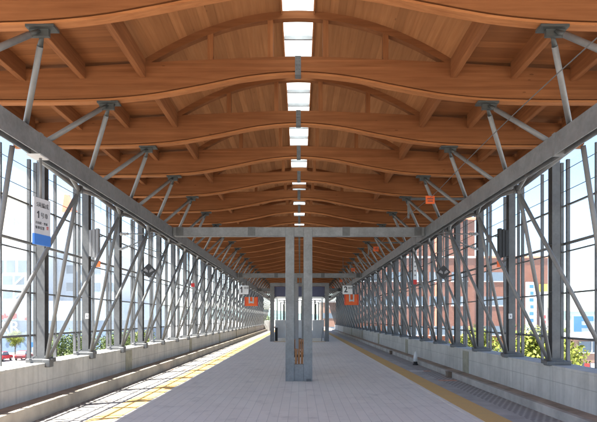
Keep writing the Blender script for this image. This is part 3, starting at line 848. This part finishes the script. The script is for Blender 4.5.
MB().box(33.4, 34.9, 79.6, 79.9, -3.0, 7.0).build('panel', M['white'], bs)
for j in range(9): MB().box(33.85+.1*(j%2), 34.45, 79.56, 79.598, 6.1-j*1.0, 6.6-j*1.0).build('mark', M['blue'], bs)
bs2 = thing('vertical_shop_signs', 'narrow white sign strip with red marks and a yellow head on the brick wing', 'sign', (0,0,0))
MB().box(35.5, 36.5, 79.6, 79.9, -3.0, 5.6).build('panel', M['white'], bs2); MB().box(35.45, 36.55, 79.55, 79.95, 5.6, 6.7).build('head', M['yellow'], bs2)
for j in range(6): MB().box(35.75, 36.25, 79.56, 79.598, 1.6-j*.75, 2.1-j*.75).build('mark', M['red'], bs2)
br = thing('brown_shop_building', 'low brown shop with a pale parapet at the right edge of the picture', 'building', (0,0,0))
MB().box(29.6, 56, 60, 76, GROUND, -.55).build('wall', M['brownwall'], br); MB().box(29.4, 56.2, 59.6, 76.2, -.55, -.30).build('parapet', M['storewhite'], br)
f = MB().box(31.0, 36.5, 59.9, 60.0, -2.1, -.9).build('window', M['dkwin'], br); MB().box(30.9, 36.6, 59.86, 60.0, -2.25, -2.12).build('sill', M['lightgrey'], f)
for x in (32.4, 34.0): MB().box(x-.05, x+.05, 59.84, 59.9, -2.1, -.9).build('glazing_bar', M['lightgrey'], br)
MB().box(30.4, 40, 59.9, 60, -4.9, -3.3).build('shop_front', M['cardark'], br)
for x, m in ((30.8, 'blue'), (31.6, 'red'), (32.3, 'white'), (33.0, 'blue')): MB().box(x, x+.5, 59.8, 59.89, -3.9, -3.35).build('shop_sign', M[m], br)
b2 = thing('blue_white_billboard', 'blue and white billboard standing behind the brown shop roof', 'billboard', (0,0,0))
MB().box(43.0, 50.5, 85, 85.3, -1.0, 2.1).build('panel', M['white'], b2)
MB().box(43.1, 44.3, 84.9, 84.99, -.9, 2.0).box(44.31, 46.2, 84.9, 84.99, 1.2, 2.0).box(44.31, 45.8, 84.9, 84.99, .1, .6).box(44.31, 46.2, 84.9, 84.99, -.9, -.5).build('blue_mark', M['skyblue'], b2)
for x in (44, 49): MB().box(x-.15, x+.15, 85.31, 85.6, GROUND, 1.8).build('mast', M['grey'], b2)
wb = thing('white_house', 'white low house between the brick wing and the brown shop', 'house', (0,0,0))
MB().box(35.2, 39.0, 70, 78, GROUND, -2.3).build('wall', M['storewhite'], wb); MB().prism([(34.9,-2.3),(39.3,-2.3),(37.1,-1.2)], 'y', 69.8, 78.2).build('roof', M['lightgrey'], wb)
MB().box(36.0, 36.9, 69.9, 70, -4.2, -3.0).build('window', M['dkwin'], wb)
fb = thing('far_building', 'brown block seen past the far end of the track 2 side', 'building', (0,0,0))
MB().box(4.6, 13, 122, 135, GROUND, 5.2).build('wall', M['brownwall'], fb); MB().box(4.4, 13.2, 121.8, 135.2, 5.2, 5.6).build('parapet', M['lightgrey'], fb)
for z in (-1.5, 1.6): MB().box(5.2, 12.4, 121.9, 122, z, z+1.2).build('window', M['dkwin'], fb)
# far hills
hb = MB(); hr = random.Random(2)
def hill(x0, x1, y, hmax, seed):
    r = random.Random(seed); n = 60; ph = [r.uniform(0,6.28) for _ in range(5)]
    rows = []
    for i in range(n+1):
        t = i/n; x = x0+(x1-x0)*t
        h = hmax*(.55+.2*math.sin(t*7+ph[0])+.14*math.sin(t*17+ph[1])+.06*math.sin(t*41+ph[2]))*min(1, 6*t, 6*(1-t))
        rows.append([hb.bm.verts.new((x, y-300, GROUND)), hb.bm.verts.new((x, y-90, GROUND+h*.6)), hb.bm.verts.new((x, y, GROUND+h)), hb.bm.verts.new((x, y+300, GROUND))])
    for a, b in zip(rows, rows[1:]):
        for j in range(3): hb.bm.faces.new((a[j], b[j], b[j+1], a[j+1]))
hill(300, 2400, 1900, 78, 1); hill(-1400, 500, 2300, 60, 5)
struct(hb, 'hills', M['hill'])

# ------------------------------------------------------------------ light, sky, camera
EL, AZ = R(62), math.atan2(.93, .36)          # sun travels towards +x and a little +y
sd = Vector((-math.sin(AZ)*math.cos(EL), -math.cos(AZ)*math.cos(EL), math.sin(EL)))   # towards the sun
sl = bpy.data.lights.new('sun', 'SUN'); sl.energy = 4.3; sl.angle = R(.53); sl.color = (1, .95, .87)
so = bpy.data.objects.new('sun', sl); COL.objects.link(so); so.rotation_euler = sd.to_track_quat('Z', 'Y').to_euler()
w = bpy.data.worlds.new('World'); sc.world = w; w.use_nodes = True
nt = w.node_tree; nt.nodes.clear()
o = nt.nodes.new('ShaderNodeOutputWorld'); bg = nt.nodes.new('ShaderNodeBackground'); sk = nt.nodes.new('ShaderNodeTexSky')
sk.sky_type = 'NISHITA'; sk.sun_disc = False; sk.sun_elevation = EL; sk.sun_rotation = math.atan2(sd.x, sd.y)
sk.air_density = .85; sk.dust_density = .25; sk.ozone_density = 1.0
bg.inputs[1].default_value = .075
nt.links.new(sk.outputs[0], bg.inputs[0]); nt.links.new(bg.outputs[0], o.inputs[0])

cam = bpy.data.cameras.new('camera'); co = bpy.data.objects.new('camera', cam); COL.objects.link(co)
co.location = (0.03, 0, 1.70); co.rotation_euler = (R(90), 0, 0)
cam.sensor_width = 36; cam.lens = 540*36/597; cam.shift_x = -1.5/597; cam.shift_y = 107/597
cam.clip_start = .05; cam.clip_end = 6000
sc.camera = co
sc.view_settings.view_transform = 'Standard'; sc.view_settings.look = 'None'
sc.view_settings.exposure = 2.6; sc.view_settings.gamma = 1; sc.view_settings.use_curve_mapping = False
sc.render.engine = 'CYCLES'
sc.cycles.use_denoising = True
try: sc.cycles.denoiser = 'OPENIMAGEDENOISE'
except Exception: pass
sc.cycles.max_bounces = 10; sc.cycles.diffuse_bounces = 8; sc.cycles.transparent_max_bounces = 24
sc.cycles.sample_clamp_indirect = 6
